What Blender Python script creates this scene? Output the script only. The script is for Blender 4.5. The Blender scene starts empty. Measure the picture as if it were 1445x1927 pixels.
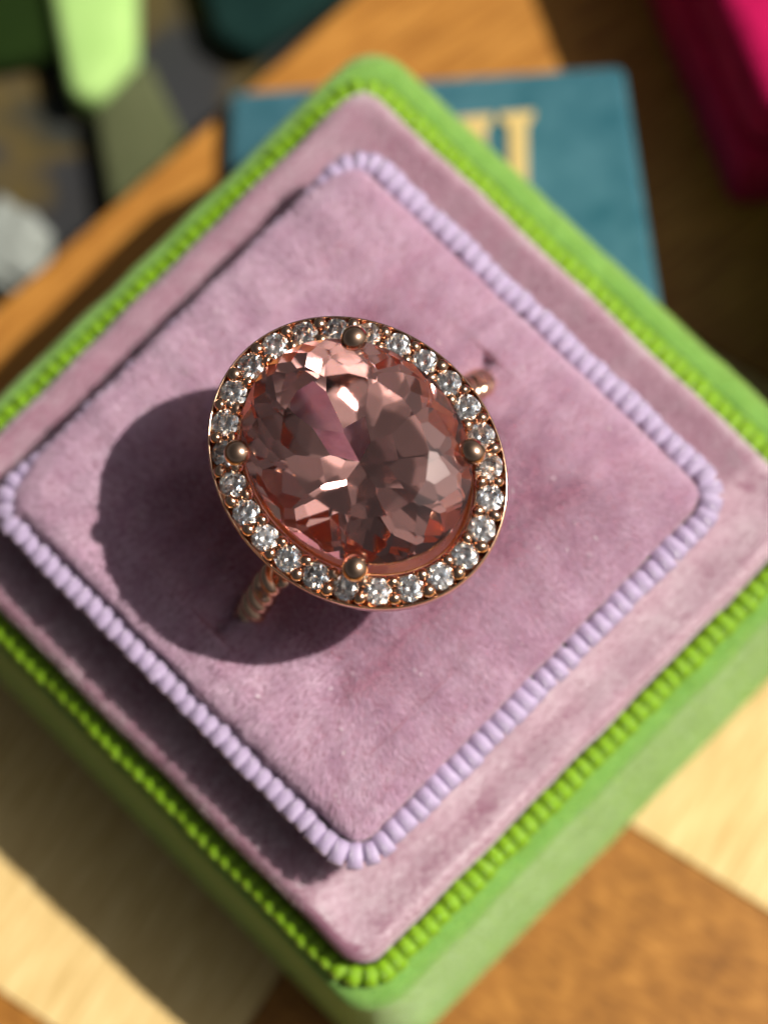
import bpy, bmesh, math, random
import numpy as np
from mathutils import Matrix, Vector
random.seed(4); rng = np.random.default_rng(7)
S = 0.1                                   # all lengths below are millimetres; 1 Blender unit = 1 cm
scene = bpy.context.scene
col = scene.collection
R_ = math.radians

# ------------------------------------------------------------------ camera
cd = bpy.data.cameras.new('camera'); cam = bpy.data.objects.new('camera', cd); col.objects.link(cam)
cam.matrix_world = Matrix(((0.99886, 0.01034, 0.04652, 0.862), (0.00342, 0.95813, -0.28631, -4.6205),
                           (-0.04753, 0.28615, 0.95701, 16.8448), (0, 0, 0, 1)))
cd.sensor_fit = 'VERTICAL'; cd.sensor_height = 36; cd.lens = 88.46
cd.clip_start = 0.1; cd.clip_end = 1000
cd.dof.use_dof = True; cd.dof.focus_distance = 13.95; cd.dof.aperture_fstop = 0.165
scene.camera = cam

# ------------------------------------------------------------------ sky and sun
SUN_EL, SUN_AZ = R_(53), R_(5)            # azimuth counted from +x
w = bpy.data.worlds.new('World'); scene.world = w; w.use_nodes = True
nt = w.node_tree; nt.nodes.clear()
sky = nt.nodes.new('ShaderNodeTexSky'); sky.sky_type = 'NISHITA'; sky.sun_disc = False
sky.sun_elevation = SUN_EL; sky.sun_rotation = math.pi/2 - SUN_AZ
sky.air_density = 0.2; sky.dust_density = 7.8; sky.ozone_density = 0.2; sky.altitude = 600
bg = nt.nodes.new('ShaderNodeBackground'); bg.inputs[1].default_value = 0.05
wo = nt.nodes.new('ShaderNodeOutputWorld')
hs = nt.nodes.new('ShaderNodeHueSaturation'); hs.inputs['Saturation'].default_value = 0.2
nt.links.new(sky.outputs[0], hs.inputs['Color']); nt.links.new(hs.outputs[0], bg.inputs[0]); nt.links.new(bg.outputs[0], wo.inputs[0])
sl = bpy.data.lights.new('sun', 'SUN'); sun = bpy.data.objects.new('sun', sl); col.objects.link(sun)
sl.energy = 5.0; sl.angle = R_(0.6); sl.color = (1.0, 0.94, 0.84)
sd = Vector((math.cos(SUN_EL)*math.cos(SUN_AZ), math.cos(SUN_EL)*math.sin(SUN_AZ), math.sin(SUN_EL)))
sun.rotation_euler = sd.to_track_quat('Z', 'Y').to_euler(); sun.location = sd*40
scene.view_settings.view_transform = 'Standard'; scene.view_settings.look = 'None'
scene.view_settings.exposure = 0.15; scene.view_settings.gamma = 1.0
scene.render.engine = 'CYCLES'
cy = scene.cycles
cy.max_bounces = 14; cy.transmission_bounces = 12; cy.glossy_bounces = 6; cy.diffuse_bounces = 3
cy.caustics_reflective = True; cy.caustics_refractive = True; cy.sample_clamp_indirect = 40.0
cy.blur_glossy = 0.0
cy.use_denoising = True
try: cy.denoiser = 'OPENIMAGEDENOISE'
except Exception: pass

# ------------------------------------------------------------------ materials
def mat(name):
    m = bpy.data.materials.new(name); m.use_nodes = True
    t = m.node_tree; b = t.nodes['Principled BSDF']
    return m, t, b
def node(t, kind, **kw):
    n = t.nodes.new(kind)
    for k, v in kw.items():
        if hasattr(n, k) and not k.startswith('i_'): setattr(n, k, v)
    return n
def noise(t, scale, detail=4, rough=0.55, src=None, vec_scale=None):
    n = t.nodes.new('ShaderNodeTexNoise'); n.inputs['Scale'].default_value = scale
    n.inputs['Detail'].default_value = detail; n.inputs['Roughness'].default_value = rough
    tc = t.nodes.new('ShaderNodeTexCoord')
    if vec_scale:
        mp = t.nodes.new('ShaderNodeMapping'); mp.inputs['Scale'].default_value = vec_scale
        t.links.new(tc.outputs['Object'], mp.inputs[0]); t.links.new(mp.outputs[0], n.inputs[0])
    else: t.links.new(tc.outputs['Object'], n.inputs[0])
    return n
def ramp(t, fac, stops, interp='LINEAR'):
    r = t.nodes.new('ShaderNodeValToRGB'); r.color_ramp.interpolation = interp
    e = r.color_ramp.elements
    while len(e) > 1: e.remove(e[-1])
    e[0].position = stops[0][0]; e[0].color = (*stops[0][1], 1)
    for p, c in stops[1:]:
        x = e.new(p); x.color = (*c, 1)
    t.links.new(fac, r.inputs[0]); return r
def bump(t, b, h, strength, dist):
    n = t.nodes.new('ShaderNodeBump'); n.inputs['Strength'].default_value = strength
    n.inputs['Distance'].default_value = dist
    t.links.new(h, n.inputs['Height']); t.links.new(n.outputs[0], b.inputs['Normal'])
def velvet(name, dark, light, sheen=0.5, tint=(1, 1, 1), srough=0.35, scale=9.0, bstr=0.6):
    m, t, b = mat(name)
    n = noise(t, scale, 6, 0.7)
    r = ramp(t, n.outputs[0], [(0.32, dark), (0.7, light)])
    t.links.new(r.outputs[0], b.inputs['Base Color'])
    b.inputs['Roughness'].default_value = 0.95; b.inputs['Specular IOR Level'].default_value = 0.1
    b.inputs['Sheen Weight'].default_value = sheen; b.inputs['Sheen Roughness'].default_value = srough
    b.inputs['Sheen Tint'].default_value = (*tint, 1)
    f = noise(t, 55, 3, 0.7); bump(t, b, f.outputs[0], bstr, 0.02)
    return m
M = {}
M['lilac'] = velvet('lilac_velvet', (.26, .11, .165), (.34, .175, .235), 0.9, (1, .92, .98))
M['green'] = velvet('green_velvet', (.14, .31, .06), (.22, .42, .10), 0.6, (.85, 1, .6))
M['blue'] = velvet('blue_velvet', (.022, .10, .135), (.07, .18, .225), 0.3, (.6, .85, 1), 0.3, 2.2)
M['magenta'] = velvet('magenta_velvet', (.35, .004, .06), (.55, .01, .10), 0.25, (1, .3, .5), 0.3, 3)
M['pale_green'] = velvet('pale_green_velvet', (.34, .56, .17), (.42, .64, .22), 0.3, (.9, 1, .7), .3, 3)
M['olive'] = velvet('shaded_lid_velvet', (.075, .085, .04), (.10, .11, .055), 0.2, (.9, 1, .7), .3, 3)  # shaded side of the pale lid: the shade is put into this colour
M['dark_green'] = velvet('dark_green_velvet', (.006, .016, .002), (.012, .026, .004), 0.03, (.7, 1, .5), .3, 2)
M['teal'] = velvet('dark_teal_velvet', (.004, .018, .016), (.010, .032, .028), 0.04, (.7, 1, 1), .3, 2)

def cord_mat(name, base, spec, bands, sheen_tint):
    m, t, b = mat(name)
    b.inputs['Base Color'].default_value = (*base, 1); b.inputs['Roughness'].default_value = 0.2
    b.inputs['Specular IOR Level'].default_value = spec
    b.inputs['Sheen Weight'].default_value = 0.25; b.inputs['Sheen Tint'].default_value = (*sheen_tint, 1)
    tc = t.nodes.new('ShaderNodeTexCoord'); wv = t.nodes.new('ShaderNodeTexWave')
    wv.bands_direction = 'X'; wv.inputs['Scale'].default_value = bands; wv.inputs['Distortion'].default_value = 1.2
    wv.inputs['Detail'].default_value = 2; wv.inputs['Detail Scale'].default_value = 8
    t.links.new(tc.outputs['Object'], wv.inputs[0]); bump(t, b, wv.outputs[0], 0.7, 0.004)
    return m
M['green_cord'] = cord_mat('green_cord', (.21, .42, .006), 0.5, 75, (.8, 1, .3))
M['lilac_cord'] = cord_mat('lilac_cord', (.49, .385, .59), 1.0, 75, (1, .9, 1))

def wood(name, stops, grain=(1.2, 14, 14), scale=1.5, rough=0.45, mott=0.0):
    m, t, b = mat(name)
    n = noise(t, scale, 7, 0.62, vec_scale=grain)
    n2 = noise(t, 3.2, 4, 0.6)
    mx = t.nodes.new('ShaderNodeMix'); mx.inputs[0].default_value = mott
    t.links.new(n.outputs[0], mx.inputs[2]); t.links.new(n2.outputs[0], mx.inputs[3])
    r = ramp(t, mx.outputs[0], stops)
    t.links.new(r.outputs[0], b.inputs['Base Color'])
    b.inputs['Roughness'].default_value = rough; b.inputs['Specular IOR Level'].default_value = 0.3
    bump(t, b, n.outputs[0], 0.15, 0.01)
    return m
M['maple'] = wood('maple_wood', [(.34, (.50, .33, .12)), (.5, (.64, .455, .195)), (.66, (.74, .56, .27))])
M['walnut'] = wood('brown_wood', [(.30, (.12, .042, .006)), (.5, (.29, .117, .018)), (.66, (.45, .20, .04))], (3, 9, 9), 2.2, .45, .4)
M['orange_wood'] = wood('orange_wood', [(.30, (.19, .068, .009)), (.5, (.36, .15, .024)), (.68, (.50, .235, .048))])
M['dark_wood'] = wood('dark_wood', [(.3, (.010, .004, .001)), (.7, (.03, .012, .003))])

def gold(name, c, rough):
    m, t, b = mat(name)
    b.inputs['Base Color'].default_value = (*c, 1); b.inputs['Metallic'].default_value = 1
    n = noise(t, 22, 4, 0.6)
    r = ramp(t, n.outputs[0], [(.3, (rough*.7,)*3), (.75, (rough*1.5,)*3)])
    t.links.new(r.outputs[0], b.inputs['Roughness'])
    bump(t, b, n.outputs[0], 0.08, 0.006)
    return m
M['rose_gold'] = gold('rose_gold', (.88, .56, .38), .15)
M['inner_gold'] = gold('inner_gold', (.85, .46, .22), .34)
M['foil'] = gold('gold_foil', (.86, .62, .25), .42)
M['foil'].node_tree.nodes['Principled BSDF'].inputs['Metallic'].default_value = .35

def glass(name, c, ior, rough=0.0, disp=0.0):
    m, t, b = mat(name); t.nodes.remove(b)
    # one lobe per colour with its own refractive index: the stones split light as real ones do
    prev = None
    for k in range(3):
        g = t.nodes.new('ShaderNodeBsdfGlass'); cc = [0, 0, 0, 1]; cc[k] = c[k]
        g.inputs['Color'].default_value = cc; g.inputs['IOR'].default_value = ior+disp*(k-1)
        g.inputs['Roughness'].default_value = rough
        if prev is None: prev = g
        else:
            a = t.nodes.new('ShaderNodeAddShader'); t.links.new(prev.outputs[0], a.inputs[0]); t.links.new(g.outputs[0], a.inputs[1]); prev = a
    t.links.new(prev.outputs[0], t.nodes['Material Output'].inputs[0]); return m
M['gem'] = glass('peach_gemstone', (.995, .84, .81), 1.72, 0.055, .003)
M['diamond'] = glass('diamond', (.99, .98, .97), 2.36, 0.14, .035)

# ------------------------------------------------------------------ mesh helpers
def link(name, me, m, parent=None, mw=None):
    o = bpy.data.objects.new(name, me); col.objects.link(o)
    if m and not me.materials: me.materials.append(m)
    if parent: o.parent = parent
    if mw is not None: o.matrix_local = mw
    return o
def mesh(name, verts, faces, smooth=False):
    me = bpy.data.meshes.new(name)
    me.from_pydata([tuple(c*S for c in v) for v in verts], [], faces)
    if smooth:
        me.polygons.foreach_set('use_smooth', [True]*len(me.polygons))
    me.update(); return me
def from_bm(name, bm, smooth=False):
    me = bpy.data.meshes.new(name); bm.to_mesh(me); bm.free()
    if smooth: me.polygons.foreach_set('use_smooth', [True]*len(me.polygons))
    return me
def loft(name, rings, close_u=True, cap_lo=False, cap_hi=False, loop=False, smooth=True):
    n = len(rings[0]); V = [p for r in rings for p in r]; F = []
    k = len(rings)
    for i in range(k if loop else k-1):
        a, b = i*n, ((i+1) % k)*n
        for j in range(n if close_u else n-1):
            j2 = (j+1) % n
            F.append((a+j, a+j2, b+j2, b+j))
    if cap_lo: F.append(tuple(range(n))[::-1])
    if cap_hi: F.append(tuple(range((k-1)*n, k*n)))
    return mesh(name, V, F, smooth)
def rsq(half, rad, z, per=24, cs=10):
    """rounded square outline, sides facing the +x+y, -x+y ... diagonals (the box stands on a corner in the picture)"""
    P = []
    for q in range(4):
        a0 = q*math.pi/2
        cx, cy_ = half-rad, half-rad
        # straight side x=half going up, then corner
        for i in range(per):
            y = -cy_ + 2*cy_*i/per; P.append((half, y, q))
        for i in range(cs):
            t = (math.pi/2)*i/cs; P.append((cx+rad*math.cos(t), cy_+rad*math.sin(t), q))
    out = []
    for x, y, q in P:
        a = q*math.pi/2 + math.pi/4
        out.append((x*math.cos(a)-y*math.sin(a), x*math.sin(a)+y*math.cos(a), z))
    return out
def props(o, label=None, cat=None, group=None, kind=None):
    if label: o['label'] = label
    if cat: o['category'] = cat
    if group: o['group'] = group
    if kind: o['kind'] = kind
    return o
def empty(name, mw):
    o = bpy.data.objects.new(name, None); col.objects.link(o); o.empty_display_size = .2
    o.matrix_world = mw; return o
def prism(name, poly, z0, z1, m, parent=None, grain=0.0, bevel=0.0, origin=None):
    """upright prism over a polygon (mm); its own axes are turned so that the wood grain runs along local x"""
    cx = sum(p[0] for p in poly)/len(poly); cy_ = sum(p[1] for p in poly)/len(poly)
    c, s = math.cos(-grain), math.sin(-grain)
    bm = bmesh.new()
    lo = [bm.verts.new((((x-cx)*c-(y-cy_)*s)*S, ((x-cx)*s+(y-cy_)*c)*S, (z0-z1)*S)) for x, y in poly]
    hi = [bm.verts.new((v.co.x, v.co.y, 0)) for v in lo]
    n = len(lo)
    bm.faces.new(lo[::-1]); bm.faces.new(hi)
    for i in range(n): bm.faces.new((lo[i], lo[(i+1) % n], hi[(i+1) % n], hi[i]))
    bmesh.ops.recalc_face_normals(bm, faces=bm.faces)
    if bevel: bmesh.ops.bevel(bm, geom=bm.edges[:], offset=bevel*S, segments=3, profile=.6, affect='EDGES', clamp_overlap=True)
    o = link(name, from_bm(name, bm, False), m)
    o.parent = parent
    o.location = (cx*S, cy_*S, z1*S); o.rotation_euler = (0, 0, grain)
    return o

# ------------------------------------------------------------------ setting
gp = mesh('table', [(-900, -900, -8.6), (900, -900, -8.6), (900, 900, -8.6), (-900, 900, -8.6)], [(0, 1, 2, 3)])
props(link('table', gp, M['dark_wood']), kind='structure')

# patterned cloth beside the board (rippled sheet)
m, t, b = mat('patterned_cloth')
n1 = noise(t, 0.75, 3, 0.5)
r = ramp(t, n1.outputs[0], [(0, (.012, .016, .022)), (.44, (.020, .020, .022)), (.50, (.075, .05, .008)), (.55, (.022, .020, .010)), (.62, (.012, .018, .02)), (.68, (.05, .035, .008))])  # dark and mustard pattern; the shade over the cloth is put into these colours
t.links.new(r.outputs[0], b.inputs['Base Color']); b.inputs['Roughness'].default_value = .9
V, F = [], []
nx, ny = 60, 50
for j in range(ny+1):
    for i in range(nx+1):
        x = -60+70*i/nx; y = 8+62*j/ny
        V.append((x, y, -8.0+.5*math.sin(x*.31+y*.13)*math.sin(y*.27-x*.1)))
for j in range(ny):
    for i in range(nx):
        a = j*(nx+1)+i; F.append((a, a+1, a+nx+2, a+nx+1))
props(link('patterned_cloth', mesh('patterned_cloth', V, F, True), m), 'patterned cloth with shade put into its dark colours, behind the orange wooden edge', 'cloth')

# game board: inlaid squares and a wooden border
ORG = np.array((5.0, -10.18)); U = np.array((.841, -.541)); Vv = np.array((.541, .841)); Q = 32.0
ga = math.atan2(U[1], U[0])
board = empty('game_board', Matrix.Translation((0, 0, -.75)))
board_inv = Matrix.Translation((0, 0, .75))
def on_board(o): o.parent = board; o.matrix_parent_inverse = board_inv
for iu in (-1, 0, 1):
    for iv in (-2, -1, 0):
        g = .06
        c0 = [ORG+U*(Q*iu+g)+Vv*(Q*iv+g), ORG+U*(Q*(iu+1)-g)+Vv*(Q*iv+g), ORG+U*(Q*(iu+1)-g)+Vv*(Q*(iv+1)-g), ORG+U*(Q*iu+g)+Vv*(Q*(iv+1)-g)]
        pale = (iu+iv) % 2 == 0
        if iu == 1 and iv == -2: pale = False
        o = prism('square', [tuple(p) for p in c0], -7.5, 0 if pale else -.03, M['maple' if pale else 'walnut'], None,
                  math.pi/2+ga if pale else ga, .08)
        o['label'] = 'pale cream maple square' if pale else 'mottled brown square'
        on_board(o)
def uv(u, v): return tuple(ORG+U*u+Vv*v)
# border planks, cut along the outer edge
e0, e1 = np.array((-27.4, 20.06)), np.array((-2.18, 44.05)); ed = (e1-e0)/np.linalg.norm(e1-e0)
EA = tuple(e0-ed*60); EB = tuple(e0+ed*20.5); EC = tuple(e0+ed*75)
gr = math.atan2(ed[1], ed[0])
o = prism('border_plank', [uv(-Q-.1, -70), uv(-Q-.1, Q+.1), EB, EA], -7.5, .02, M['orange_wood'], None, gr, .25); on_board(o)
o = prism('border_plank', [uv(-Q-.05, Q+.12), uv(80, Q+.12), (60, 60), EC, (EB[0]+.1, EB[1]+.1)], -7.5, .05, M['orange_wood'], None, gr-.12, .25); on_board(o)
o = prism('border_plank', [uv(2*Q+.1, Q), uv(2*Q+.1, -70), uv(2*Q+40, -70), uv(2*Q+40, Q)], -7.5, .05, M['orange_wood'], None, gr, .25); on_board(o)
props(board, 'wooden game board with inlaid cream and brown squares under the ring box', 'game board')

# ------------------------------------------------------------------ far objects
def solid(name, verts, faces, m, bev=.8, seg=3, parent=None, base=None):
    bm = bmesh.new(); vs = [bm.verts.new(tuple(c*S for c in v)) for v in verts]
    for f in faces: bm.faces.new([vs[i] for i in f])
    bmesh.ops.recalc_face_normals(bm, faces=bm.faces)
    if bev: bmesh.ops.bevel(bm, geom=bm.edges[:], offset=bev*S, segments=seg, profile=.5, affect='EDGES', clamp_overlap=True)
    return link(name, from_bm(name, bm, True), m, parent)
HEX = [(3, 2, 1, 0), (4, 5, 6, 7), (0, 1, 5, 4), (1, 2, 6, 5), (2, 3, 7, 6), (3, 0, 4, 7)]
# blue case
bl = empty('blue_case', Matrix.Translation((.35, 2.5, 0)))
inv = bl.matrix_world.inverted()
tl, tr, br, bL = (-11, 35.9, 1.8), (17.6, 35.1, 6.6), (19.9, 15.0, 6.6), (-11, 15, 1.8)
o = solid('lid', [(-11, 15, .02), (19.9, 15, .02), (17.6, 35.1, .02), (-11, 35.9, .02), bL, br, tr, tl], HEX, M['blue'], .7, 4, bl); o.matrix_parent_inverse = inv
def top_z(x): return 1.8+(x+11)*4.8/29.5
def letter_I(x0, x1, y1, y0):
    # serifed upright stroke: outline extruded along the lid's slope
    wd = x1-x0; a, b_ = x0+wd*.27, x1-wd*.2
    pts = [(x0, y1), (x0, y1-.55), (a-.15, y1-.75), (a, y1-1.3), (a, y0+1.3), (a-.15, y0+.75), (x0, y0+.55), (x0, y0),
           (x1, y0), (x1, y0+.55), (b_+.15, y0+.75), (b_, y0+1.3), (b_, y1-1.3), (b_+.15, y1-.75), (x1, y1-.55), (x1, y1)]
    bm = bmesh.new()
    lo = [bm.verts.new((x*S, y*S, (top_z(x)-.1)*S)) for x, y in pts]; hi = [bm.verts.new((x*S, y*S, (top_z(x)+.35)*S)) for x, y in pts]
    n = len(pts); bm.faces.new(hi); bm.faces.new(lo[::-1])
    for i in range(n): bm.faces.new((lo[i], lo[(i+1) % n], hi[(i+1) % n], hi[i]))
    bmesh.ops.recalc_face_normals(bm, faces=bm.faces)
    return from_bm('letter', bm)
for x0, x1 in ((5.9, 8.3), (8.8, 11.2)):
    o = link('letter', letter_I(x0, x1, 32.0, 20.5), M['foil'], bl); o.matrix_parent_inverse = inv
props(bl, 'blue velvet case with raised gold letter strokes tucked under the green ring box', 'jewellery case')

# magenta box
mg = empty('magenta_box', Matrix.Translation((3.2, 3.5, 0))); inv = mg.matrix_world.inverted()
def box_poly(name, poly, z0, z1, m, bev, parent):
    n = len(poly)
    return solid(name, [(x, y, z0) for x, y in poly]+[(x, y, z1) for x, y in poly],
                 [tuple(range(n))[::-1], tuple(range(n, 2*n))]+[(i, (i+1) % n, n+(i+1) % n, n+i) for i in range(n)], m, bev, 4, parent)
def frustum(name, lo, hi, z0, z1, m, bev, parent):
    n = len(lo)
    return solid(name, [(x, y, z0) for x, y in lo]+[(x, y, z1) for x, y in hi],
                 [tuple(range(n))[::-1], tuple(range(n, 2*n))]+[(i, (i+1) % n, n+(i+1) % n, n+i) for i in range(n)], m, bev, 4, parent)
o = frustum('base', [(25.2, 26.8), (60, 28.3), (52, 66), (12.0, 66)], [(25.6, 27.2), (59, 28.7), (51, 65.5), (12.8, 65.5)], .06, 8, M['magenta'], .9, mg); o.matrix_parent_inverse = inv
o = frustum('lid', [(25.7, 27.4), (59.1, 28.8), (51.1, 65.6), (12.9, 65.6)], [(26.6, 28.4), (57, 30.2), (50, 64), (14.6, 64)], 8.1, 14, M['magenta'], 1.6, mg); o.matrix_parent_inverse = inv
props(mg, 'magenta velvet box with rounded edges, standing in shade on the board', 'jewellery box')

# unseen box, added beyond the right edge only to cast shade across the board
vb = empty('shade_box', Matrix.Translation((4.2, 1.6, 0))); inv = vb.matrix_world.inverted()
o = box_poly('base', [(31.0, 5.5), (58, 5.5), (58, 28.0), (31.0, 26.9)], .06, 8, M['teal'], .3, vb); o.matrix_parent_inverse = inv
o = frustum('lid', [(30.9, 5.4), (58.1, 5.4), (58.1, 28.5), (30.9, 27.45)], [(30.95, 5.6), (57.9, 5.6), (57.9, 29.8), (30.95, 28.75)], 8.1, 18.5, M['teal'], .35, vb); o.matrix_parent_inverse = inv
props(vb, 'unseen dark teal box added right of the green ring box to shade the board', 'jewellery box')

# behind the board: pale lid, its shaded face as a separate olive piece, dark pouches, white tissue
def flat(name, poly, z0, z1, m, bev, label, cat):
    o = box_poly(name, poly, z0, z1, m, bev, None)
    c = Vector((sum(p[0] for p in poly)/len(poly)*S, sum(p[1] for p in poly)/len(poly)*S, z0*S))
    o.data.transform(Matrix.Translation(-c)); o.location = c
    return props(o, label, cat)
flat('pale_green_lid', [(-26.6, 52), (-19.3, 52), (-18.9, 41.8), (-21.6, 38.2), (-23.8, 38.6)], -7.9, -3.6, M['pale_green'], 1.1, 'pale green velvet box lid lying in sun on the dark cloth', 'box lid')
flat('lid_shaded_face', [(-22.2, 38.0), (-18.2, 42.5), (-14.4, 34.4), (-19.3, 28.6), (-20.6, 30)], -7.7, -5.0, M['olive'], .8, 'shaded face of the pale green lid, its shade put into a dull olive colour', 'shaded lid face')
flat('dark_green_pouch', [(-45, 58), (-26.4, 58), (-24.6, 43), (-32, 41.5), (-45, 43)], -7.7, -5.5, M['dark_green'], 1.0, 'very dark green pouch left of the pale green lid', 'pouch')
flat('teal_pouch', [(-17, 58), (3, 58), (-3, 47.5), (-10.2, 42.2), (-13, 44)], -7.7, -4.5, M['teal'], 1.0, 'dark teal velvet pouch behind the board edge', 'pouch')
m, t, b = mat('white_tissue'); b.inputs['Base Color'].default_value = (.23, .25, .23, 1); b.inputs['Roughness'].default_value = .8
bm = bmesh.new(); bmesh.ops.create_icosphere(bm, subdivisions=4, radius=1)
for v in bm.verts:
    p = v.co
    f = 1+.16*math.sin(p.x*6+p.y*3)*math.sin(p.y*7-p.z*4)+.08*math.sin(p.x*13+p.z*9)
    v.co = Vector((p.x*f*2.9*S, p.y*f*3.6*S, p.z*f*1.5*S))
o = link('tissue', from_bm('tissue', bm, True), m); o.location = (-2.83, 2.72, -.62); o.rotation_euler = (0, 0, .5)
props(o, 'crumpled white tissue on the dark cloth at the board corner', 'tissue')

# ------------------------------------------------------------------ ring box
TILT = R_(6)
def box_to_world(x, y, z):
    c, s = math.cos(TILT), math.sin(TILT); y += 32
    return Vector((x*S, (y*c-z*s-32)*S, (y*s+z*c)*S))
RX = Matrix.Rotation(TILT, 4, 'X')
BOX = Matrix.Translation(box_to_world(0, 0, 0)) @ RX
box = empty('ring_box', BOX)
props(box, 'open square green velvet ring box with lilac cushion, ribbed cords and a ring', 'ring box')

def wob(x, y, k=1.0, ph=0.0):
    return (math.sin(x*.9*k+ph)*math.sin(y*.8*k+1.3+ph)+.6*math.sin(x*1.9*k+y*1.4*k+ph)+.4*math.sin(x*3.1*k-y*2.7*k+2*ph))/2
def shift(ring, amp, ph):
    return [(x+amp*wob(x, y, .5, ph), y+amp*wob(x, y, .5, ph+2), z+amp*wob(x, y, .6, ph+4)) for x, y, z in ring]
prof = [(24.3, 4.2, 0.3), (24.6, 4.4, .7), (24.65, 4.4, 1.9), (24.5, 4.3, 2.5), (24.2, 4.0, 3.1), (23.9, 3.6, 5), (23.3, 3.4, 8), (22.8, 3.1, 11), (22.4, 2.8, 13.1), (22.3, 2.6, 14.0), (21.8, 2.4, 14.6), (21.0, 2.2, 14.75), (20.4, 2, 14.5), (20.2, 2, 12)]
def base_ring(h, r_, z):
    k = .35+.4*max(0, 1-z/15)
    R = [(x+k, y+k, zz) for x, y, zz in rsq(h, r_, z, 40, 12)]
    return shift(R, .10, 1.0) if z > 2 else R
base_rings = [base_ring(*q) for q in prof]
base = link('base', loft('base', base_rings, cap_lo=True), M['green'], box)

insert_prof = [(19.8, 2.0, 13), (19.7, 2.0, 15.6), (19.75, 1.9, 16.8), (19.5, 1.8, 17.4), (19.0, 1.8, 17.7), (18.4, 1.8, 17.55), (17.2, 1.8, 17.25), (15.9, 1.8, 17.2), (15.3, 1.8, 17.4), (15.15, 1.8, 19), (15.15, 1.8, 21.6)]
ins_rings = [shift(rsq(h, r_, z, 40, 12), .12, 3.0) for h, r_, z in insert_prof]
insert = link('insert', loft('insert', ins_rings), M['lilac'], box)

def side_w(x, y):
    # 1 along the side where the cord sinks under the puffed cushion edge, less along the next one
    a = (-x+y)/math.sqrt(2); b_ = (-x-y)/math.sqrt(2)
    sm = lambda v: max(0, min(1, (v-13.2)/1.6))
    along = max(0, min(1, (13.5-abs((x+y)/math.sqrt(2)))/2.0))
    return sm(a)*(.35+.65*along), sm(b_)
# cushion: pillow top with a slit along one direction, pressed by the ring
def cushion_z(x, y, tt):
    # distance from the slit line (slit runs along +x+y)
    d = (-x+y)/math.sqrt(2)-.15; a = (x+y)/math.sqrt(2)
    along = 1/(1+math.exp((abs(a)-13.0)*1.6))
    z = -.8*math.exp(-(d/.4)**2)*along - .15*math.exp(-(d/1.4)**2)*along
    return z + .07*wob(x, y, .35, .7)
cus_prof = [(14.8, 1.7, 21.2), (14.8, 1.7, 21.8), (14.65, 1.8, 22.2), (14.3, 1.9, 22.6), (13.7, 2.0, 22.95), (12.8, 2.1, 23.2), (11.6, 2.1, 23.4)]
crings = []
for i, (h, r_, z) in enumerate(cus_prof):
    ring = rsq(h, r_, z, 56, 12)
    out = []
    for x, y, zz in ring:
        wa, wb = side_w(x, y); wb *= max(0, .35+.6*wob(x, y, .8, 3))
        g = .55*wa+.4*wb if i < 6 else 0
        out.append((x*(1+.006*wob(x, y, 1.1, 5))-g*.72, y*(1+.006*wob(x, y, 1.1, 6))+g*.72*(1 if wa > wb else -1), zz+.22*wob(x, y, .9, 2)*min(1, i/3)))
    crings.append(out)
NR = 60
for i in range(1, NR+1):
    k = 1-i/NR
    h = 11.6*k+.02; ring = rsq(h, max(.005, 2.1*k), 23.45, 56, 12)
    f = max(0, (k-.7)/.3)
    crings.append([(x, y, 23.4+.15*(1-k*k)+.20*wob(x, y, .9, 2)*f+cushion_z(x, y, 0)) for x, y, zz in ring])
cushion = link('cushion', loft('cushion', crings, cap_hi=True), M['lilac'], box)

# ribbed cords
def rib_mesh(name, r, L):
    prof_ = [(-.5, .92, .26), (-.44, .94, .38), (-.32, .965, .64), (-.16, .99, .91), (0, 1.0, 1.0), (.16, .99, .91), (.32, .965, .64), (.44, .94, .38), (.5, .92, .26)]
    n = 16
    rings = [[(L*s, r*q*math.cos(2*math.pi*k/n), r*qz*math.sin(2*math.pi*k/n)) for k in range(n)] for s, q, qz in prof_]
    return loft(name, rings, cap_lo=True, cap_hi=True)
def path_points(half, rad, z, pitch):
    P = np.array(rsq(half, rad, z, 60, 24)); P = np.vstack([P, P[:1]])
    L = np.concatenate([[0], np.cumsum(np.linalg.norm(np.diff(P, axis=0), axis=1))])
    n = int(round(L[-1]/pitch)); s = (np.arange(n)+.5)*L[-1]/n
    Q_ = np.stack([np.interp(s, L, P[:, i]) for i in range(3)], 1)
    Qa = np.stack([np.interp((s-.05) % L[-1], L, P[:, i]) for i in range(3)], 1); Qb = np.stack([np.interp((s+.05) % L[-1], L, P[:, i]) for i in range(3)], 1)
    return Q_, Qb-Qa, L[-1]/n
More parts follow.
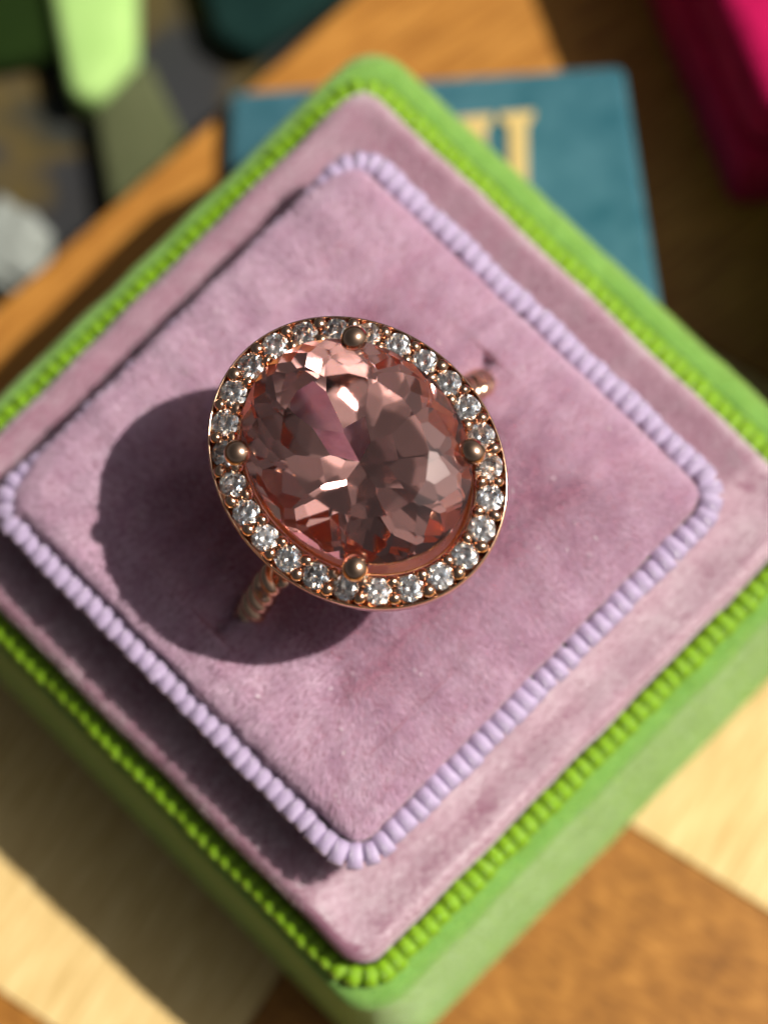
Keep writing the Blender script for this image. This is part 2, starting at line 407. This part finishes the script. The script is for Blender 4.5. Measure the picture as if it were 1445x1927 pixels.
def cord(name, half, rad, z, pitch, r, m, wobble, squash=(1.0, 1.0), sunk=False):
    root = bpy.data.objects.new(name, None); col.objects.link(root); root.parent = box
    root.empty_display_size = .1
    pts, tan, p = path_points(half, rad, z, pitch)
    core_rings = []
    if sunk:
        for q in pts:
            wa, wb = side_w(q[0], q[1]); wb *= .35+.5*wob(q[0], q[1], .8, 3)
            q[2] -= .6*wa+.35*max(0, wb); q[0] += .25*wa; q[1] -= .25*wa
    for q, tg in zip(pts, tan):
        t_ = Vector(tg).normalized(); s_ = t_.cross(Vector((0, 0, 1)))
        core_rings.append([tuple(Vector(q)+s_*(r*.6*squash[0]*math.cos(a))+Vector((0, 0, 1))*(r*.24*squash[1]*math.sin(a))) for a in [2*math.pi*k/8 for k in range(8)]])
    link('core', loft('core', core_rings, loop=True), m, root)
    first = None
    for q, tg in zip(pts, tan):
        t_ = Vector(tg).normalized(); s_ = Vector((0, 0, 1)).cross(t_)
        rot = Matrix((t_, s_, Vector((0, 0, 1)))).transposed().to_4x4()
        j = lambda a: 1+random.uniform(-a, a)
        mw = Matrix.Translation(Vector((q[0]+wobble*wob(q[0], q[1], .7, 2), q[1]+wobble*wob(q[0], q[1], .7, 5), q[2]+wobble*wob(q[0], q[1], .8, 8)))*S) @ rot @ Matrix.Rotation(random.uniform(-.13, .13), 4, 'Z') @ Matrix.Diagonal((j(.08), squash[0]*j(.09), squash[1]*j(.08), 1))
        if first is None:
            first = link('rib', rib_mesh('rib', r, p*.985), m, root, mw)
        else:
            c = first.copy(); col.objects.link(c); c.parent = root; c.matrix_local = mw
    return root
cord('green_cord', 20.5, 2.3, 15.1, .95, .60, M['green_cord'], .08, (1.2, 1.0))
cord('lilac_cord', 15.55, 2.2, 21.7, .90, .52, M['lilac_cord'], .13, (1.5, 1.05), True)

# velvet pile: short leaning fibres on the cloth that the camera can see
def pile(parent, rings, closed_loop, lo, hi, dens, length, width, m, lean, jit=.55, name='pile', edge=0, lim=0, brush=0):
    n = len(rings[0]); A = np.array(rings)[lo:hi]
    a = A[:-1].reshape(-1, 3); b_ = np.roll(A, -1, 1)[:-1].reshape(-1, 3); c = np.roll(A, -1, 1)[1:].reshape(-1, 3); d = A[1:].reshape(-1, 3)
    T = np.concatenate([np.stack([a, b_, c], 1), np.stack([a, c, d], 1)])
    cr = np.cross(T[:, 1]-T[:, 0], T[:, 2]-T[:, 0]); ar = np.linalg.norm(cr, axis=1)/2
    ok = ar > 1e-9; T, cr, ar = T[ok], cr[ok], ar[ok]
    nrm = cr/(2*ar[:, None])
    N = int(ar.sum()*dens); idx = rng.choice(len(T), N, p=ar/ar.sum())
    r1 = np.sqrt(rng.random(N)); r2 = rng.random(N)
    P = T[idx, 0]*(1-r1)[:, None]+T[idx, 1]*(r1*(1-r2))[:, None]+T[idx, 2]*(r1*r2)[:, None]
    Nn = nrm[idx]
    # slowly varying direction of the nap: brushed patches
    ph = lambda k, q: np.sin(P[:, 0]*k+q)*np.cos(P[:, 1]*k*1.2+q*1.7)+.6*np.sin(P[:, 0]*k*2.3-P[:, 1]*k*1.9+q)
    lv = np.stack([lean[0]+.42*ph(.33, .3)+.28*ph(1.1, 2.), lean[1]+.42*ph(.29, 1.9)+.28*ph(1.2, .8), np.full(N, lean[2])], 1)
    if brush:
        # one side has been stroked flat along its length
        bw = np.clip(((P[:, 0]-P[:, 1])/math.sqrt(2)-14.2)/1.5, 0, 1)*(.75+.5*ph(.5, 1.1))
        lv[:, 0] += brush*bw; lv[:, 1] += brush*bw*.55
    if edge:
        X = (P[:, 0]+P[:, 1])/math.sqrt(2); Y = (-P[:, 0]+P[:, 1])/math.sqrt(2)
        ww = lambda v: np.clip((np.abs(v)-7.6+.7*ph(.8, .4))/6.0, 0, 1)*np.sign(v)
        ox, oy = ww(X), ww(Y)
        lv[:, 0] += edge*(ox-oy)/math.sqrt(2); lv[:, 1] += edge*(ox+oy)/math.sqrt(2)
    D = Nn+lv*.5+rng.normal(0, jit, (N, 3))*.5
    D /= np.linalg.norm(D, axis=1)[:, None]
    ln = length*rng.uniform(.55, 1.15, N)*(1+.25*ph(.9, 3.1)*.5)
    dd = np.maximum(np.abs(P[:, 0]+P[:, 1]), np.abs(-P[:, 0]+P[:, 1]))/math.sqrt(2)
    if lim: ln = ln*np.clip((lim-dd)/.9, np.where((-P[:, 0]+P[:, 1] > 19) & (lim < 17), .9, .3), 1)
    side = np.cross(D, Nn+rng.normal(0, .28, (N, 3))); side /= np.linalg.norm(side, axis=1)[:, None]+1e-9
    wv = side*(width*rng.uniform(.6, 1.2, N))[:, None]
    root = P-Nn*.02
    V = np.stack([root-wv, root+wv, root+D*ln[:, None]], 1).reshape(-1, 3)*S
    me = bpy.data.meshes.new(name); me.vertices.add(3*N); me.vertices.foreach_set('co', V.astype(np.float32).ravel())
    me.loops.add(3*N); me.loops.foreach_set('vertex_index', np.arange(3*N, dtype=np.int32))
    me.polygons.add(N); me.polygons.foreach_set('loop_start', np.arange(0, 3*N, 3, dtype=np.int32))
    me.update(calc_edges=True); me.validate()
    o = link(name, me, m, parent); o['kind'] = 'stuff'; return o
def pile_mat(name, a, b_, sheen):
    m, t, b = mat(name)
    n = noise(t, 5, 5, .7); r = ramp(t, n.outputs[0], [(.32, a), (.7, b_)])
    t.links.new(r.outputs[0], b.inputs['Base Color']); b.inputs['Roughness'].default_value = .5
    b.inputs['Specular IOR Level'].default_value = .35
    b.inputs['Sheen Weight'].default_value = sheen; b.inputs['Sheen Roughness'].default_value = .5; b.inputs['Sheen Tint'].default_value = (.93, .95, 1, 1)
    tr_ = t.nodes.new('ShaderNodeBsdfTranslucent'); t.links.new(r.outputs[0], tr_.inputs[0])
    mx = t.nodes.new('ShaderNodeMixShader'); mx.inputs[0].default_value = .35
    t.links.new(b.outputs[0], mx.inputs[1]); t.links.new(tr_.outputs[0], mx.inputs[2]); t.links.new(mx.outputs[0], t.nodes['Material Output'].inputs[0])
    return m
M['lilac_pile'] = pile_mat('lilac_pile', (.62, .39, .54), (.78, .60, .73), 1.0)
M['ledge_pile'] = pile_mat('ledge_pile', (.90, .74, .82), (.96, .88, .92), 1.0)
M['green_pile'] = pile_mat('green_pile', (.33, .55, .09), (.47, .71, .16), .8)
pile(cushion, crings, True, 1, len(crings), 230, .55, .016, M['lilac_pile'], (-.1, .05, 0), .28, edge=9.0, lim=14.9)
pile(insert, ins_rings, True, 1, len(ins_rings)-1, 200, .50, .018, M['ledge_pile'], (1.2, .4, -.1), .55, lim=19.9, brush=5.0)
pile(base, base_rings, True, 2, len(base_rings)-1, 110, .34, .022, M['green_pile'], (3.0, 1.6, 0), .7)

m, t, b = mat('lint'); b.inputs['Base Color'].default_value = (.85, .8, .82, 1); b.inputs['Roughness'].default_value = .35; b.inputs['Specular IOR Level'].default_value = .8
V, F = [], []
for k in range(130):
    u_, v_ = random.uniform(-14, 14), random.uniform(-14, 14)
    x, y = (u_-v_)/math.sqrt(2), (u_+v_)/math.sqrt(2); z = 23.62-.5*max(0, max(abs(u_), abs(v_))-11)/3
    a = random.uniform(0, 6.28); L_ = random.choice((.10, .14, .18, .22)); w_ = .02; dx, dy = math.cos(a)*L_, math.sin(a)*L_
    n0 = len(V); V += [(x-dy/L_*w_, y+dx/L_*w_, z), (x+dy/L_*w_, y-dx/L_*w_, z), (x+dx+dy/L_*w_, y+dy-dx/L_*w_, z+.12), (x+dx-dy/L_*w_, y+dy+dx/L_*w_, z+.12)]; F.append((n0, n0+1, n0+2, n0+3))
o = link('lint', mesh('lint', V, F), m, cushion); o['kind'] = 'stuff'

# ------------------------------------------------------------------ ring
HX, HY = .72, -.16
RING = Matrix.Translation(box_to_world(HX, HY, 12.5)) @ RX @ Matrix.Rotation(R_(-45), 4, 'Z')
ring = empty('ring', RING); Z0 = 12.5      # ring coordinates: x along the long axis of the stone, y along the finger hole plane
def rz(z): return z-Z0
AX, AY = 8.95, 7.55
def ell(d, z, n=120, ax=AX, ay=AY):
    return [((ax-d)*math.cos(2*math.pi*k/n), (ay-d)*math.sin(2*math.pi*k/n), rz(z)) for k in range(n)]
halo_prof = [(.3, 32.2), (.03, 32.5), (0, 33.5), (.03, 33.62), (.09, 33.65), (.15, 33.6), (.2, 33.2), (1.55, 33.02), (1.64, 33.40), (1.74, 33.48), (1.86, 33.42), (2.0, 33.0), (2.25, 31.8), (1.6, 31.2)]
link('halo', loft('halo', [ell(d, z) for d, z in halo_prof], loop=True), M['rose_gold'], ring)
basket_prof = [(2.0, 33.1), (2.35, 31.6), (3.1, 29.9), (3.6, 29.0), (3.75, 28.6), (3.5, 28.4), (3.1, 28.8), (2.4, 30.2), (1.7, 31.5), (1.9, 32.9)]
link('basket', loft('basket', [ell(d, z) for d, z in basket_prof], loop=True), M['inner_gold'], ring)

def stone(name, planes, n=64):
    bm = bmesh.new(); bmesh.ops.create_cone(bm, cap_ends=True, segments=n, radius1=1, radius2=1, depth=4)
    for p, nn in planes:
        r = bmesh.ops.bisect_plane(bm, geom=bm.verts[:]+bm.edges[:]+bm.faces[:], dist=1e-6, plane_co=p, plane_no=nn, clear_outer=True)
        ed_ = [e for e in r['geom_cut'] if isinstance(e, bmesh.types.BMEdge) and e.is_boundary]
        if ed_:
            try: bmesh.ops.contextual_create(bm, geom=ed_)
            except Exception: bmesh.ops.holes_fill(bm, edges=ed_, sides=0)
    bmesh.ops.recalc_face_normals(bm, faces=bm.faces)
    return bm
def row(n, ph, ang, r, z, up=1, jit=0.0):
    out = []
    for k in range(n):
        a = 2*math.pi*(k+ph)/n; s, c = math.sin(R_(ang)), math.cos(R_(ang))
        rr = r*(1+random.uniform(-jit, jit))
        out.append(((rr*math.cos(a), rr*math.sin(a), z), (s*math.cos(a), s*math.sin(a), up*c)))
    return out
def finish(bm, name, sx, sy, sz):
    for v in bm.verts: v.co = Vector((v.co.x*sx*S, v.co.y*sy*S, v.co.z*sz*S))
    bmesh.ops.dissolve_degenerate(bm, dist=1e-6, edges=bm.edges[:])
    return from_bm(name, bm)
random.seed(8333)
planes = [((0, 0, .255), (0, 0, 1))]
planes += row(16, .5, 40, 1.0, .03) + row(16, 0, 31, .87, .13, 1, .012) + row(16, .5, 24.4, .74, .205, 1, .004)
planes += row(16, 0, 63.2, 1.0, -.02, -1) + row(16, .5, 54.7, .90, -.21, -1, .006) + row(16, 0, 50.7388, .76, -.40, -1, .008)
planes += row(10, .8536, 46.9451, .6038, -.5632, -1, .01) + row(6, .1808, 39.9299, .3551, -.83, -1, .012)
gm = finish(stone('gemstone', planes), 'gemstone', 6.85, 5.7, 5.6)
gem = link('gemstone', gm, M['gem'], ring, Matrix.Translation((-.2*S, .25*S, rz(34.7)*S)))

# small brilliants of the halo
pl = [((0, 0, .27), (0, 0, 1))]+row(16, .5, 40, 1.0, .02)+row(8, 0, 33, .985, .02)+row(8, .5, 20, .58, .262)
pl += row(16, .5, 43.5, 1.0, -.02, -1)+row(8, 0, 41, .985, -.02, -1)
dm = finish(stone('diamond', pl, 32), 'diamond', .75, .75, .75)
def ell_pts(n, d, ph):
    ts = np.linspace(0, 2*math.pi, 2001); x = (AX-d)*np.cos(ts); y = (AY-d)*np.sin(ts)
    L = np.concatenate([[0], np.cumsum(np.hypot(np.diff(x), np.diff(y)))])
    s = (np.arange(n)+ph)/n*L[-1] % L[-1]; tt = np.interp(s, L, ts)
    return [((AX-d)*math.cos(a), (AY-d)*math.sin(a), a) for a in tt]
ND = 26
first = None
for x, y, a in ell_pts(ND, .96, .2):
    mw = Matrix.Translation((x*S, y*S, rz(33.72)*S)) @ Matrix.Rotation(random.uniform(0, 6.28), 4, 'Z') @ Matrix.Rotation(random.uniform(-.12, .12), 4, 'X') @ Matrix.Rotation(random.uniform(-.12, .12), 4, 'Y')
    if first is None: first = link('diamond', dm, M['diamond'], ring, mw)
    else:
        c = first.copy(); col.objects.link(c); c.parent = ring; c.matrix_local = mw
def bead_mesh(name, r, h):
    n = 16; rings = [[(r*.8*math.cos(2*math.pi*k/n), r*.8*math.sin(2*math.pi*k/n), -h) for k in range(n)]]
    for i in range(0, 9):
        t_ = -.35+(math.pi/2+.35)*i/8.6; rings.append([(r*math.cos(t_)*math.cos(2*math.pi*k/n), r*math.cos(t_)*math.sin(2*math.pi*k/n), r*math.sin(t_)) for k in range(n)])
    return loft(name, rings, cap_lo=True, cap_hi=True)
bdm = bead_mesh('bead', .39, .9); first = None
for d, zz in ((.55, 33.85), (1.45, 33.85)):
    for x, y, a in ell_pts(ND, .96, .7):
        # move along the outward normal
        nx_, ny_ = math.cos(a)/(AX-.96), math.sin(a)/(AY-.96); q = math.hypot(nx_, ny_); off = .96-d
        mw = Matrix.Translation(((x+nx_/q*off)*S, (y+ny_/q*off)*S, rz(zz)*S)) @ Matrix.Rotation(random.uniform(0, 6), 4, 'Z') @ Matrix.Diagonal((random.uniform(.85, 1.12), random.uniform(.85, 1.12), random.uniform(.9, 1.15), 1))
        if first is None: first = link('bead', bdm, M['rose_gold'], ring, mw)
        else:
            c = first.copy(); col.objects.link(c); c.parent = ring; c.matrix_local = mw

# prongs: tapered claw with a ball tip
def tube(path, radii, n=14):
    P = [Vector(p) for p in path]; rings = []
    up = Vector((0.3, 0.2, 1)).normalized()
    for i, p in enumerate(P):
        t_ = (P[min(i+1, len(P)-1)]-P[max(i-1, 0)]).normalized()
        s_ = t_.cross(up)
        if s_.length < .1: s_ = t_.cross(Vector((1, 0, 0)))
        s_.normalize(); b_ = t_.cross(s_)
        rings.append([tuple(p+s_*(radii[i]*math.cos(2*math.pi*k/n))+b_*(radii[i]*math.sin(2*math.pi*k/n))) for k in range(n)])
    return rings
for q in range(4):
    ang = R_(45+90*q)
    ux, uy = math.cos(ang), math.sin(ang)
    path = [(ux*5.7-.1, uy*5.0+.05, rz(30.5)), (ux*6.7-.1, uy*6.2+.05, rz(33.2)), (ux*6.72-.1, uy*6.3+.05, rz(34.6)), (ux*6.5-.1, uy*6.2+.05, rz(35.2))]
    rg = tube(path, [.45, .5, .5, .45])
    c = Vector((ux*6.42-.1, uy*6.35+.05, rz(35.35))); n = 20; k0 = len(rg)
    me = loft('prong', rg, cap_lo=True, cap_hi=True)
    bm = bmesh.new(); bm.from_mesh(me); bmesh.ops.create_uvsphere(bm, u_segments=24, v_segments=16, radius=.74*S, matrix=Matrix.Translation(c*S) @ Matrix.Rotation(q*1.3, 4, 'Z') @ Matrix.Diagonal((1.06-.03*q, .94+.03*q, .86, 1)))
    link('prong', from_bm('prong', bm, True), M['rose_gold'], ring)

# shank: two strands twisted round each other, rising to the head
RC, RR, TW = 18.5, 10.7, 36
def shank_path(ph, rad_off):
    out = []
    NN = 900
    for i in range(NN):
        th = 2*math.pi*i/NN
        ca, sa = math.cos(th), math.sin(th)
        tw = TW*th+ph
        r_ = RR+rad_off*math.cos(tw)
        out.append((rad_off*1.25*math.sin(tw), r_*ca, rz(RC)+r_*sa))
    return out
def closed_tube(P, r, n=10):
    P = [Vector(p) for p in P]; N = len(P); rings = []
    for i, p in enumerate(P):
        t_ = (P[(i+1) % N]-P[i-1]).normalized(); s_ = t_.cross(Vector((1, 0, 0))).normalized(); b_ = t_.cross(s_)
        rings.append([tuple(p+s_*(r*math.cos(2*math.pi*k/n))+b_*(r*math.sin(2*math.pi*k/n))) for k in range(n)])
    return rings
for ph, r in ((0, .46), (math.pi, .42)):
    P = [P_ for P_ in shank_path(ph, .42)[330:]]+[P_ for P_ in shank_path(ph, .42)[:121]]
    link('strand', loft('strand', tube(P, [r]*len(P), 10), cap_lo=True, cap_hi=True), M['rose_gold'], ring)
sp = shank_path(math.pi, .42+.36)
for sg, angs in ((1, (22, 27.5, 33, 38.5, 44)), (-1, (24, 41))):
    for an in angs:
        th = R_(an); rr = RR+.72
        out = Vector((0, sg*math.cos(th), math.sin(th)))
        mw = Matrix.Translation(Vector((random.uniform(-.12, .12), sg*rr*math.cos(th), rz(RC)+rr*math.sin(th)))*S) @ out.to_track_quat('Z', 'Y').to_matrix().to_4x4() @ Matrix.Rotation(random.uniform(-.2, .2), 4, 'X') @ Matrix.Scale(.66, 4)
        c = bpy.data.objects.new('accent_diamond', dm); col.objects.link(c); c.parent = ring; c.matrix_local = mw
props(ring, 'rose gold ring with peach pink oval stone in a diamond halo, set in the cushion', 'ring')
